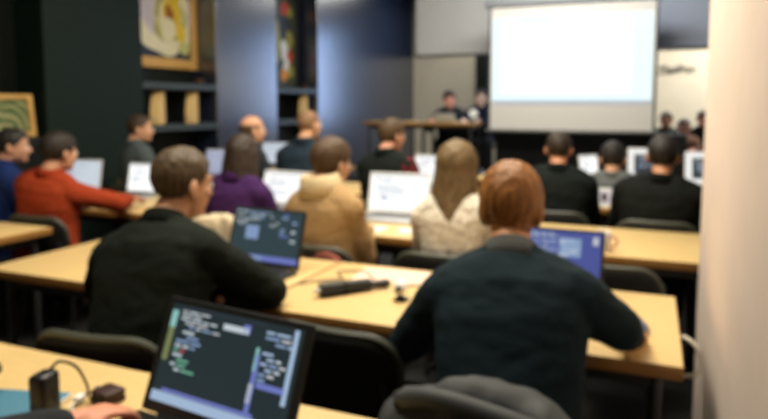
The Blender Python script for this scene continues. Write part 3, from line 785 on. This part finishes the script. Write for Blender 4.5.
def laptop(label, loc, rz, w, d, h, open_deg, shell, style, keys=None, bez=None, seed=0, group='open laptops', rim=0):
    t = thing('laptop', label, 'laptop', loc, rz, group)
    b = bmesh.new(); box(b, (0, -d / 2, .009), (w, d, .016), .004, 2); obj('base', b, shell, t)
    b = bmesh.new()
    kx = int((w - .06) / .021)
    for r in range(5):
        for k in range(kx): box(b, ((k - (kx - 1) / 2) * .021, -.045 - r * .021, .018), (.0165, .0165, .003))
    obj('keyboard', b, keys or key_black, t)
    b = bmesh.new(); box(b, (0, -d + .055, .0175), (.105, .075, .0015), .0006, 1); obj('trackpad', b, mat('trackpad_grey', (70, 72, 74), .35) if shell is dark_lap else silver, t)
    Rt = M.Translation((0, .004, .016)) @ M.Rotation(-R(open_deg - 90), 4, 'X')
    def place(b): bmesh.ops.transform(b, matrix=Rt, verts=b.verts)
    b = bmesh.new(); cone(b, (-w * .35, .002, .014), (w * .35, .002, .014), .008, .008, 10); obj('hinge', b, black_plastic, t)
    b = bmesh.new(); box(b, (0, .004, h / 2), (w, .008, h), .0035, 2); place(b); lid = obj('lid', b, shell, t)
    bz = .012 if style != 'code' else .014
    b = bmesh.new(); box(b, (0, -.0006, h / 2), (w - .004, .0012, h - .004), mi=0); place(b); obj('bezel', b, bez or shell, t)
    bz = rim or bz
    sw, sh, zc = w - 2 * bz, h - bz - max(.02, bz), h / 2 + .006
    bg = {'code': glow('code_background', (44, 64, 70), .45), 'dark': glow('dark_background', (56, 80, 88), .55), 'blue': glow('blue_background', (72, 86, 160), .75), 'white': glow('white_page', (250, 250, 248), 1.05), 'pale': glow('pale_page', (206, 216, 226), .85), 'lilac': glow('lilac_page', (176, 180, 206), .75), 'framed': glow('framed_page', (236, 236, 234), .95), 'grey': glow('grey_page', (104, 112, 116), .55)}[style]
    b = bmesh.new(); box(b, (0, -.0014, zc), (sw, .0008, sh)); place(b); scr = obj('screen', b, bg, t)
    rnd = random.Random(seed); b = bmesh.new(); y = -.0022; L, T_, B = -sw / 2, zc + sh / 2, zc - sh / 2
    if style == 'code':
        bar(b, 0, B + .011, sw, .022, 4, y); bar(b, -.03, B + .027, sw * .7, .007, 5, y)
        bar(b, L + .012, zc + .02, .016, sh * .36, 6, y)
        bar(b, L + .012, T_ - .035, .018, .04, 8, y)
        bar(b, L + .16, T_ - .006, .26, .007, 7, y)
        code_lines(b, rnd, L + .035, L + .16, T_ - .05, T_ - .014, .0085, [0, 0, 3, 9], y, .6)
        bar(b, L + .205, T_ - .028, .075, .013, 0, y); bar(b, L + .235, T_ - .024, .02, .02, 5, y)
        code_lines(b, rnd, L + .035, L + .125, zc - .035, zc + .05, .0105, [0, 1, 1, 2, 0, 3], y, .5)
        bar(b, L + sw * .725, zc - .02, .012, sh * .55, 5, y); bar(b, L + sw * .715, zc + .03, .008, .05, 8, y); bar(b, L + sw * .72, zc - .04, .012, .04, 9, y)
        bar(b, L + sw * .955, zc + .03, .012, sh * .7, 4, y)
        code_lines(b, rnd, L + sw * .75, L + sw * .94, zc - .01, T_ - .02, .011, [0, 9, 3, 4], y, .6)
        bar(b, L + sw * .85, zc - .02, .075, .012, 5, y)
    elif style == 'dark':
        bar(b, 0, B + .012, sw, .024, 5, y); bar(b, -.05, B + .012, .10, .014, 3, y - .0006)
        code_lines(b, rnd, L + .01, L + .08, zc + .03, T_ - .01, .012, [0, 9, 8], y)
        code_lines(b, rnd, L + .06, L + .20, T_ - .05, T_ - .012, .0105, [3, 0], y, .8); bar(b, L + .11, zc + .01, .07, .06, 3, y)
        code_lines(b, rnd, L + .09, L + .14, zc - .02, zc + .035, .012, [5, 3], y)
        code_lines(b, rnd, L + .20, L + .25, zc + .04, T_ - .03, .012, [9, 0], y)
        code_lines(b, rnd, L + .26, L + .31, zc - .0, T_ - .015, .014, [3, 5], y)
        code_lines(b, rnd, L + .32, L + .345, zc - .04, T_ - .01, .02, [3, 0], y, .4)
    elif style == 'blue':
        code_lines(b, rnd, L + .04, L + .20, zc - .09, T_ - .012, .0095, [0, 4, 3, 0], y, 1.2)
        bar(b, L + .25, T_ - .06, .08, .07, 3, y); code_lines(b, rnd, L + .21, L + .29, T_ - .09, T_ - .03, .012, [0, 4], y - .0006)
        code_lines(b, rnd, L + .19, L + .25, zc - .05, zc + .01, .012, [4, 0], y); bar(b, sw / 2 - .02, T_ - .03, .02, .03, 9, y); bar(b, sw / 2 - .04, B + .02, .05, .02, 0, y)
    elif style == 'framed':
        bar(b, 0, zc - .005, sw * .7, sh * .68, 7, y); code_lines(b, rnd, L + sw * .25, sw * .3, zc - .05, zc + .06, .016, [9, 4], y - .0006, .5)
    else:
        bar(b, 0, T_ - .008, sw, .012, 9, y); code_lines(b, rnd, L + .03, sw / 2 - .06, zc - .06, T_ - .035, .016, [9, 4], y, .5)
        if seed == 4: bar(b, L + .10, zc - .04, .022, .03, 3, y)
    place(b); obj('screen_text', b, SCR, scr)
    return t
laptop('nearest dark laptop showing code on a dark screen', (-.862, 1.078, .74), R(-7), .43, .27, .262, 112, dark_lap, 'code', seed=3, rim=.021)
laptop('dark laptop with a violet strip on its screen, before the black sweater', (-1.56, 2.335, .74), R(-5), .395, .25, .255, 106, dark_lap, 'dark', seed=8)
laptop('dark laptop with a bright blue screen, before the ginger haired person', (-.335, 2.39, .74), R(-2), .385, .25, .25, 108, dark_lap, 'blue', seed=5)
laptop('bright white screen laptop between the tan sweater and the cream fleece', (-1.50, 3.82, .74), R(2), .42, .26, .27, 104, silver, 'white', key_grey, white_lap, 4)
laptop('white screen laptop on the row behind, beside the burgundy sleeve', (-1.80, 5.34, .74), R(-14), .36, .25, .27, 104, silver, 'white', key_grey, white_lap, 6)
laptop('white screen laptop tilted before the long haired person in purple', (-2.40, 3.86, .74), R(-8), .42, .26, .25, 110, silver, 'white', key_grey, white_lap, 7) 
laptop('far small laptop with a pale screen beside the dark navy shirt', (-4.10, 6.5, .74), R(20), .34, .24, .27, 100, dark_lap, 'pale', seed=9)
laptop('pale screen laptop under the hands of the orange sweater', (-3.72, 3.92, .74), R(4), .31, .24, .25, 102, silver, 'white', key_grey, mat('bezel_pale_grey', (150, 152, 150), .4), 10)
laptop('white screen laptop behind the head of the orange sweater, facing the room', (-4.34, 3.86, .74), R(16), .38, .25, .26, 104, silver, 'pale', key_grey, white_lap, 11)
laptop('lilac screen laptop half hidden between cropped hair and long dark hair', (-3.96, 5.24, .74), R(8), .36, .25, .27, 104, silver, 'lilac', key_grey, None, 12)
laptop('far laptop with a white screen beside the small person in grey', (-.53, 6.55, .74), R(52), .26, .2, .22, 100, silver, 'white', key_grey, white_lap, 13)
laptop('white framed laptop with a grey screen behind the small person in grey', (-.02, 6.5, .74), R(6), .34, .24, .30, 100, white_lap, 'framed', key_grey, white_lap, 14)
laptop('white framed laptop with a grey screen touching the white partition edge', (.47, 6.2, .74), R(6), .36, .24, .30, 100, white_lap, 'framed', key_grey, white_lap, 15)

# ------------------------------------------------------------------ small things
TZ = .7401
t = thing('tablet', 'small white tablet propped at the table edge before the small person in grey', 'tablet', (-.285, 4.73, TZ), R(4))
Rt = M.Rotation(R(-16), 4, 'X')
b = bmesh.new(); box(b, (0, 0, .068), (.18, .009, .135), .004, 2); bmesh.ops.transform(b, matrix=Rt, verts=b.verts); obj('case', b, white_lap, t)
b = bmesh.new(); box(b, (0, -.005, .070), (.145, .001, .105)); bmesh.ops.transform(b, matrix=Rt, verts=b.verts); s = obj('screen', b, glow('tablet_page', (214, 206, 204), .8), t)
b = bmesh.new(); disc2 = box(b, (0, -.0058, .070), (.04, .0006, .06)); bmesh.ops.transform(b, matrix=Rt, verts=b.verts); obj('screen_image', b, glow('tablet_dark', (90, 56, 58), .5), s)
b = bmesh.new(); box(b, (0, .045, .045), (.07, .004, .1), .001, 1, M.Rotation(R(26), 3, 'X')); obj('stand', b, white_lap, t)

def mug(loc, rz, label):
    t = thing('mug', label, 'mug', loc, rz)
    prof = [(0, 0), (.036, 0), (.041, .008), (.042, .092), (.040, .095), (.038, .092), (.037, .012), (0, .01)]
    b = bmesh.new(); rings = [[b.verts.new((0, 0, z))] if r == 0 else [b.verts.new((r * cos(2 * pi * k / 24), r * sin(2 * pi * k / 24), z)) for k in range(24)] for r, z in prof]
    skin_rings(b, rings); obj('body', b, mat('white_glaze', (228, 222, 218), .25), t)
    b = bmesh.new(); tube(b, spline([(.04, 0, .075), (.068, 0, .07), (.07, 0, .04), (.04, 0, .022)], 6), .006, 8); obj('handle', b, mat('pink_glaze', (196, 120, 110), .3), t)
mug((-.20, 3.30, TZ), R(-20), 'white mug with a pink handle on the bare table')

# black compact umbrella
t = thing('folded_umbrella', 'black folded umbrella lying on the table between the two nearest workers', 'umbrella', (-1.04, 2.175, TZ + .026), R(49))
b = bmesh.new(); rings = []
for i in range(12):
    u = i / 11; x = -.13 + .21 * u; r = .026 * (1 - .25 * u); 
    rings.append([b.verts.new((x, r * cos(2 * pi * k / 24) * (1 + .12 * sin(6 * 2 * pi * k / 24)), r * sin(2 * pi * k / 24) * (1 + .12 * sin(6 * 2 * pi * k / 24)))) for k in range(24)])
skin_rings(b, rings); b.faces.new(rings[0]); b.faces.new(rings[-1]); obj('canopy', b, mat('black_nylon', (24, 27, 26), .6, .2, 50), t)
b = bmesh.new(); cone(b, (.08, 0, -.004), (.15, 0, -.006), .014, .017, 14); obj('handle', b, black_plastic, t)
b = bmesh.new(); tube(b, [(-.03, .0255 * cos(a), .0255 * sin(a)) for a in [2 * pi * k / 24 for k in range(24)]], .004, 6, True); obj('strap', b, black_fabric, t)
b = bmesh.new(); cone(b, (-.135, 0, 0), (-.15, 0, 0), .012, .008, 12); obj('end_cap', b, mat('pale_cap', (196, 194, 186), .4), t)

t = thing('webcam', 'small black webcam with a pale round top near the navy sweater elbow', 'webcam', (-.83, 2.16, TZ))
b = bmesh.new(); box(b, (0, 0, .006), (.05, .045, .012), .005, 2); obj('foot', b, black_plastic, t)
b = bmesh.new(); cone(b, (0, 0, .012), (0, 0, .03), .008, .008, 10); obj('stem', b, black_plastic, t)
b = bmesh.new(); ball(b, (0, 0, .050), (.027, .027, .027), None, 3); obj('head', b, mat('pale_grey_shell', (232, 232, 230), .3), t)
b = bmesh.new(); cone(b, (0, -.02, .05), (0, -.028, .05), .012, .011, 14); obj('lens', b, black_plastic, t)

def flat_paper(name, label, cat, loc, rz, w, d, h, m, cover=None):
    b = bmesh.new(); box(b, (0, 0, h / 2), (w, d, h), min(.002, h * .3), 1); o = obj(name, b, m); o.location = loc; o.rotation_euler = (0, 0, rz); return tag(o, label, cat)
flat_paper('paper_sheet', 'pale pinkish paper sheet near the far edge of the umbrella table', 'paper', (-.99, 2.46, TZ), R(6), .30, .20, .002, mat('pinkish_paper', (226, 196, 176), .8))
flat_paper('paper_sheet', 'white paper sheet in front of the bright white laptop', 'paper', (-1.54, 3.38, TZ), R(-3), .26, .16, .002, mat('white_paper', (232, 228, 218), .8))
flat_paper('napkin', 'small white napkin beside the sheet before the bright white laptop', 'napkin', (-1.26, 3.40, TZ), R(12), .12, .12, .003, mat('white_tissue', (236, 230, 222), .9))
# computer mouse under the hand
t = thing('computer_mouse', 'blue grey computer mouse under the hand of the navy sweater', 'mouse', (-.015, 2.14, TZ), R(-4))
b = bmesh.new(); ball(b, (0, 0, .004), (.034, .056, .034), None, 4)
bmesh.ops.bisect_plane(b, geom=b.verts[:] + b.edges[:] + b.faces[:], plane_co=(0, 0, .001), plane_no=(0, 0, 1), clear_inner=True)
obj('shell', b, mat('blue_grey_plastic', (84, 94, 122), .35), t)
b = bmesh.new(); cone(b, (-.003, .03, .031), (.003, .03, .031), .007, .007, 12); obj('scroll_wheel', b, black_plastic, t)

t = thing('usb_stick', 'small stick with a glowing violet light at the laptop with the violet strip', 'usb stick', (-1.40, 2.20, TZ), R(-20))
b = bmesh.new(); box(b, (0, 0, .007), (.022, .05, .012), .003, 2); obj('case', b, black_plastic, t)
b = bmesh.new(); ball(b, (0, -.012, .014), (.010, .014, .006), None, 2); obj('light', b, glow('violet_led', (150, 130, 226), 1.3), t)

def cable(label, pts, r, m, name='cable', cat='cable'):
    b = bmesh.new(); tube(b, spline(pts, 8), r, 8); return tag(obj(name, b, m), label, cat)
cable('black cable curling beside the umbrella', [(-1.30, 2.17, TZ + .004), (-1.24, 2.26, TZ + .004), (-1.16, 2.33, TZ + .004), (-1.22, 2.42, TZ + .004), (-1.12, 2.47, TZ + .004), (-1.02, 2.36, TZ + .004)], .0035, mat('brown_grey_cable', (104, 84, 64), .6))
cable('thin black cable by the foot of the webcam', [(-.84, 2.195, TZ + .003), (-.90, 2.27, TZ + .003), (-.84, 2.36, TZ + .003), (-.76, 2.33, TZ + .003), (-.70, 2.40, TZ + .003)], .003, black_plastic)
cable('white power cable looping between the table end and the white partition', [(.09, 2.25, .68), (.118, 2.2, .722), (.155, 2.17, .705), (.168, 2.17, .65), (.15, 2.17, .612), (.10, 2.2, .60), (.06, 2.25, .605)], .0065, mat('white_cable', (206, 200, 184), .5))
# nearest table, beside the laptop
t = thing('notebook', 'blue notebook on the nearest table beside the black power adapter', 'notebook', (-1.375, 1.0, TZ), R(16))
b = bmesh.new(); box(b, (0, 0, .007), (.21, .17, .014), .003, 2); obj('cover', b, mat('blue_cover', (64, 116, 140), .6), t)
b = bmesh.new(); box(b, (.003, -.002, .007), (.2085, .1695, .009)); obj('pages', b, mat('white_paper', (232, 228, 218), .8), t)
t = thing('power_adapter', 'black power adapter standing upright between notebook and wallet', 'power adapter', (-1.265, 1.01, TZ), R(12))
b = bmesh.new(); box(b, (0, 0, .055), (.045, .06, .11), .012, 3); obj('case', b, black_plastic, t)
b = bmesh.new(); tube(b, spline([(.0, .02, .108), (.02, .03, .125), (.04, .06, .10), (.05, .08, .05), (.04, .10, .008)], 8), .0035, 8); obj('lead', b, black_plastic, t)
b = bmesh.new(); box(b, (-.14, -.02, .058), (.012, .02, .116), .004, 2); o = tag(obj('pen_holder', b, black_plastic), 'x', 'x'); bpy.data.objects.remove(o)
cable('black cable standing in a loop over the blue notebook', [(-1.52, .90, TZ + .02), (-1.47, .97, TZ + .05), (-1.46, 1.02, TZ + .10), (-1.48, 1.06, TZ + .06), (-1.56, 1.07, TZ + .02), (-1.62, 1.05, TZ + .004)], .005, black_plastic)
cable('black cable lying along the nearest table toward the hand', [(-1.31, .93, TZ + .006), (-1.27, .96, TZ + .006), (-1.22, .99, TZ + .006), (-1.19, .97, TZ + .006), (-1.24, .90, TZ + .006)], .006, black_plastic)
t = thing('wallet', 'dark brown leather wallet on the nearest table behind the hand', 'wallet', (-1.20, 1.13, TZ), R(-8))
b = bmesh.new(); box(b, (0, 0, .008), (.066, .058, .016), .005, 2); obj('back_flap', b, mat('brown_leather', (52, 26, 18), .5, .2, 30, bump=.2), t)
b = bmesh.new(); box(b, (0.001, 0.001, .0245), (.065, .056, .016), .006, 2); fl = obj('front_flap', b, mat('brown_leather', (62, 32, 24)), t)
b = bmesh.new(); ball(b, (-.025, -.01, .034), (.006, .006, .003), None, 2); obj('snap', b, steel, fl)
t = thing('cable_plug', 'white plug end on the table beside the brown wallet', 'plug', (-1.255, 1.095, TZ), R(20))
b = bmesh.new(); box(b, (0, 0, .011), (.02, .03, .02), .005, 2); obj('housing', b, white_lap, t)
b = bmesh.new(); box(b, (0, .02, .011), (.012, .014, .006)); obj('contact', b, steel, t)
b = bmesh.new(); tube(b, spline([(0, -.015, .011), (.0, -.04, .008), (.03, -.07, .005), (.05, -.12, .005)], 6), .003, 8); obj('lead', b, white_lap, t)

# garments on chairs
def drape(name, label, cat, loc, rz, w, top, front, back, m, puff=.02, seed=0, th=.05):
    """a jacket hung over a chair back: a thick folded sheet"""
    b = bmesh.new(); nx, prof = 28, []
    for k in range(9): prof.append((-th - .03 * (1 - k / 8), top - back + back * .93 * k / 8))
    for k in range(1, 8): a = pi - pi * k / 8; prof.append((th * cos(a), top - back * .07 + th * .9 * sin(a)))
    for k in range(9): prof.append((th + .02 * k / 8, top - back * .07 - front * .93 * k / 8))
    def sheet(off):
        g = []
        for i in range(nx + 1):
            u = i / nx * 2 - 1; row = []
            sag = (.05 * u ** 2 + .03 * u ** 6)
            for j, (y, z) in enumerate(prof):
                j2 = j / (len(prof) - 1); n = noise.noise(V((u * 2.2 + seed, j2 * 4, seed))) * puff + noise.noise(V((u * 5 + seed, j2 * 9, 3))) * puff * .5
                jm = (j2 - .5) * 2; yy = y + (n * 1.0 + off) * (1 if y > 0 else -1) * min(1, abs(y) / th) ; zz = z - sag + (n + off) * (1 - abs(jm)) 
                row.append(b.verts.new((u * w / 2 * (1 + .04 * sin(j2 * 7 + seed)), yy - .3 * u * u * .2, zz)))
            g.append(row)
        return g
    A = sheet(0); Bq = sheet(-.022)
    for g, fl in ((A, 0), (Bq, 1)):
        for i in range(nx):
            for j in range(len(prof) - 1):
                f = (g[i][j], g[i + 1][j], g[i + 1][j + 1], g[i][j + 1]); b.faces.new(f[::-1] if fl else f)
    n = len(prof) - 1
    for i in range(nx):
        b.faces.new((A[i][0], Bq[i][0], Bq[i + 1][0], A[i + 1][0])); b.faces.new((A[i][n], A[i + 1][n], Bq[i + 1][n], Bq[i][n]))
    for j in range(n):
        b.faces.new((A[0][j], A[0][j + 1], Bq[0][j + 1], Bq[0][j])); b.faces.new((A[nx][j], Bq[nx][j], Bq[nx][j + 1], A[nx][j + 1]))
    o = obj(name, b, m, None, None); o.location = loc; o.rotation_euler = (0, 0, rz)
    return tag(o, label, cat)
jk = drape('jacket', 'grey padded jacket hung over the chair of the ginger haired person', 'jacket', (-.30, 1.335, 0), R(-3), .47, .838, .34, .42, mat('grey_padded_cloth', (46, 50, 52), .7, .15, 8, bump=.1), .03, 3, .052)
b = bmesh.new(); tube(b, spline([(-.20, -.052, .80), (-.12, -.072, .830), (.0, -.07, .822), (.14, -.075, .80), (.205, -.07, .755)], 8), .022, 10); sl = obj('sleeve', b, mat('grey_padded_cloth', (70, 75, 78)), jk)
drape('coat', 'cream coat hung over the chair back behind the person in purple', 'coat', (-2.16, 2.865, 0), R(6), .46, .855, .3, .34, mat('cream_wool', (214, 198, 168), .9, .08, 30, bump=.3), .02, 8, .035)
drape('cardigan', 'burgundy cardigan hung over the chair back of the tan sweater', 'cardigan', (-1.50, 2.67, 0), R(0), .45, .78, .2, .3, mat('burgundy_knit', (118, 62, 52), .9, .1, 40, bump=.3), .012, 12, .03)

# on the stage
laptop('open laptop on the stage table before the pink faced presenter', (-2.70, 8.72, 1.22), R(176), .32, .22, .11, 100, silver, 'lilac', key_grey, None, 20, group='laptops on the stage')
t = thing('globe_lamp', 'small round white globe lamp at the end of the stage table by the screen', 'lamp', (-2.24, 8.55, 1.2202))
b = bmesh.new(); cone(b, (0, 0, .006), (0, 0, .03), .045, .03, 16, 2); obj('foot', b, steel, t)
b = bmesh.new(); cone(b, (0, 0, .03), (0, 0, .08), .01, .01, 10); obj('stem', b, steel, t)
b = bmesh.new(); ball(b, (0, 0, .125), (.06, .06, .06), None, 3); obj('globe', b, glow('lamp_globe', (226, 222, 204), .8), t)
def bag(loc, rgb, label):
    t = thing('bag', label, 'bag', loc, 0, None)
    b = bmesh.new(); box(b, (0, 0, .06), (.2, .12, .12), .035, 4); me = obj('body', b, cloth(rgb), t, None)
    b = bmesh.new(); tube(b, spline([(-.05, 0, .115), (-.035, 0, .16), (.035, 0, .16), (.05, 0, .115)], 6), .007, 8); obj('handle', b, cloth(rgb), t)
bag((-.46, 8.66, 1.101), (44, 56, 120), 'small blue bag on the black draped table below the screen')
bag((-.20, 8.66, 1.101), (190, 50, 44), 'small red bag on the black draped table below the screen')
bag((-1.15, 8.66, 1.101), (110, 76, 40), 'small brown bag on the black draped table below the screen')

# ------------------------------------------------------------------ light
def area(name, loc, size, power, rgb, rot=(0, 0, 0), sy=None):
    l = bpy.data.lights.new(name, 'AREA'); l.shape = 'RECTANGLE'; l.size = size; l.size_y = sy or size; l.energy = power; l.color = lin(rgb)[:3]
    o = bpy.data.objects.new(name, l); COL.objects.link(o); o.location = loc; o.rotation_euler = rot; return o
WARM = (255, 245, 224); COOL = (250, 247, 236)
area('ceiling_lamp_a', (-1.6, 1.4, 3.75), 1.2, 74, WARM, sy=.6)
area('ceiling_lamp_b', (-1.0, 3.2, 3.75), 1.6, 132, WARM, sy=.8)
area('ceiling_lamp_c', (-1.6, 5.6, 3.75), 1.6, 60, WARM, sy=.8)
area('ceiling_lamp_d', (1.6, 11.6, 3.75), 1.4, 240, COOL, sy=1)
area('ceiling_lamp_e', (-3.0, 11.4, 3.7), 2.0, 55, COOL, sy=1.2)
area('ceiling_lamp_f', (-1.0, 6.6, 3.72), 1.8, 95, COOL, (R(38), 0, 0), sy=.5)
w = bpy.data.worlds.new('room_air'); S.world = w; w.use_nodes = True
bgn = w.node_tree.nodes['Background']; bgn.inputs['Color'].default_value = (.05, .06, .055, 1); bgn.inputs['Strength'].default_value = .3

# ------------------------------------------------------------------ camera
F = 640; YAW = R(22.6); PT = R(5); H = 1.46
fw = V((-sin(YAW) * cos(PT), cos(YAW) * cos(PT), -sin(PT))); rt = V((cos(YAW), sin(YAW), 0)); up = rt.cross(fw)
cd = bpy.data.cameras.new('camera'); cam = bpy.data.objects.new('camera', cd); COL.objects.link(cam)
cd.sensor_width = 36; cd.lens = F * 36 / 768; cd.clip_start = .05
cd.shift_y = -(209.5 - (105 + F * math.tan(PT))) / 768
cam.matrix_world = M((( rt.x, up.x, -fw.x, 0), (rt.y, up.y, -fw.y, 0), (rt.z, up.z, -fw.z, H), (0, 0, 0, 1)))
cd.dof.use_dof = DOF; cd.dof.focus_distance = .4; cd.dof.aperture_fstop = 6.6
S.camera = cam
S.view_settings.view_transform = 'Standard'; S.view_settings.look = 'None'; S.view_settings.gamma = 1
S.view_settings.use_curve_mapping = False; S.view_settings.exposure = EXPO
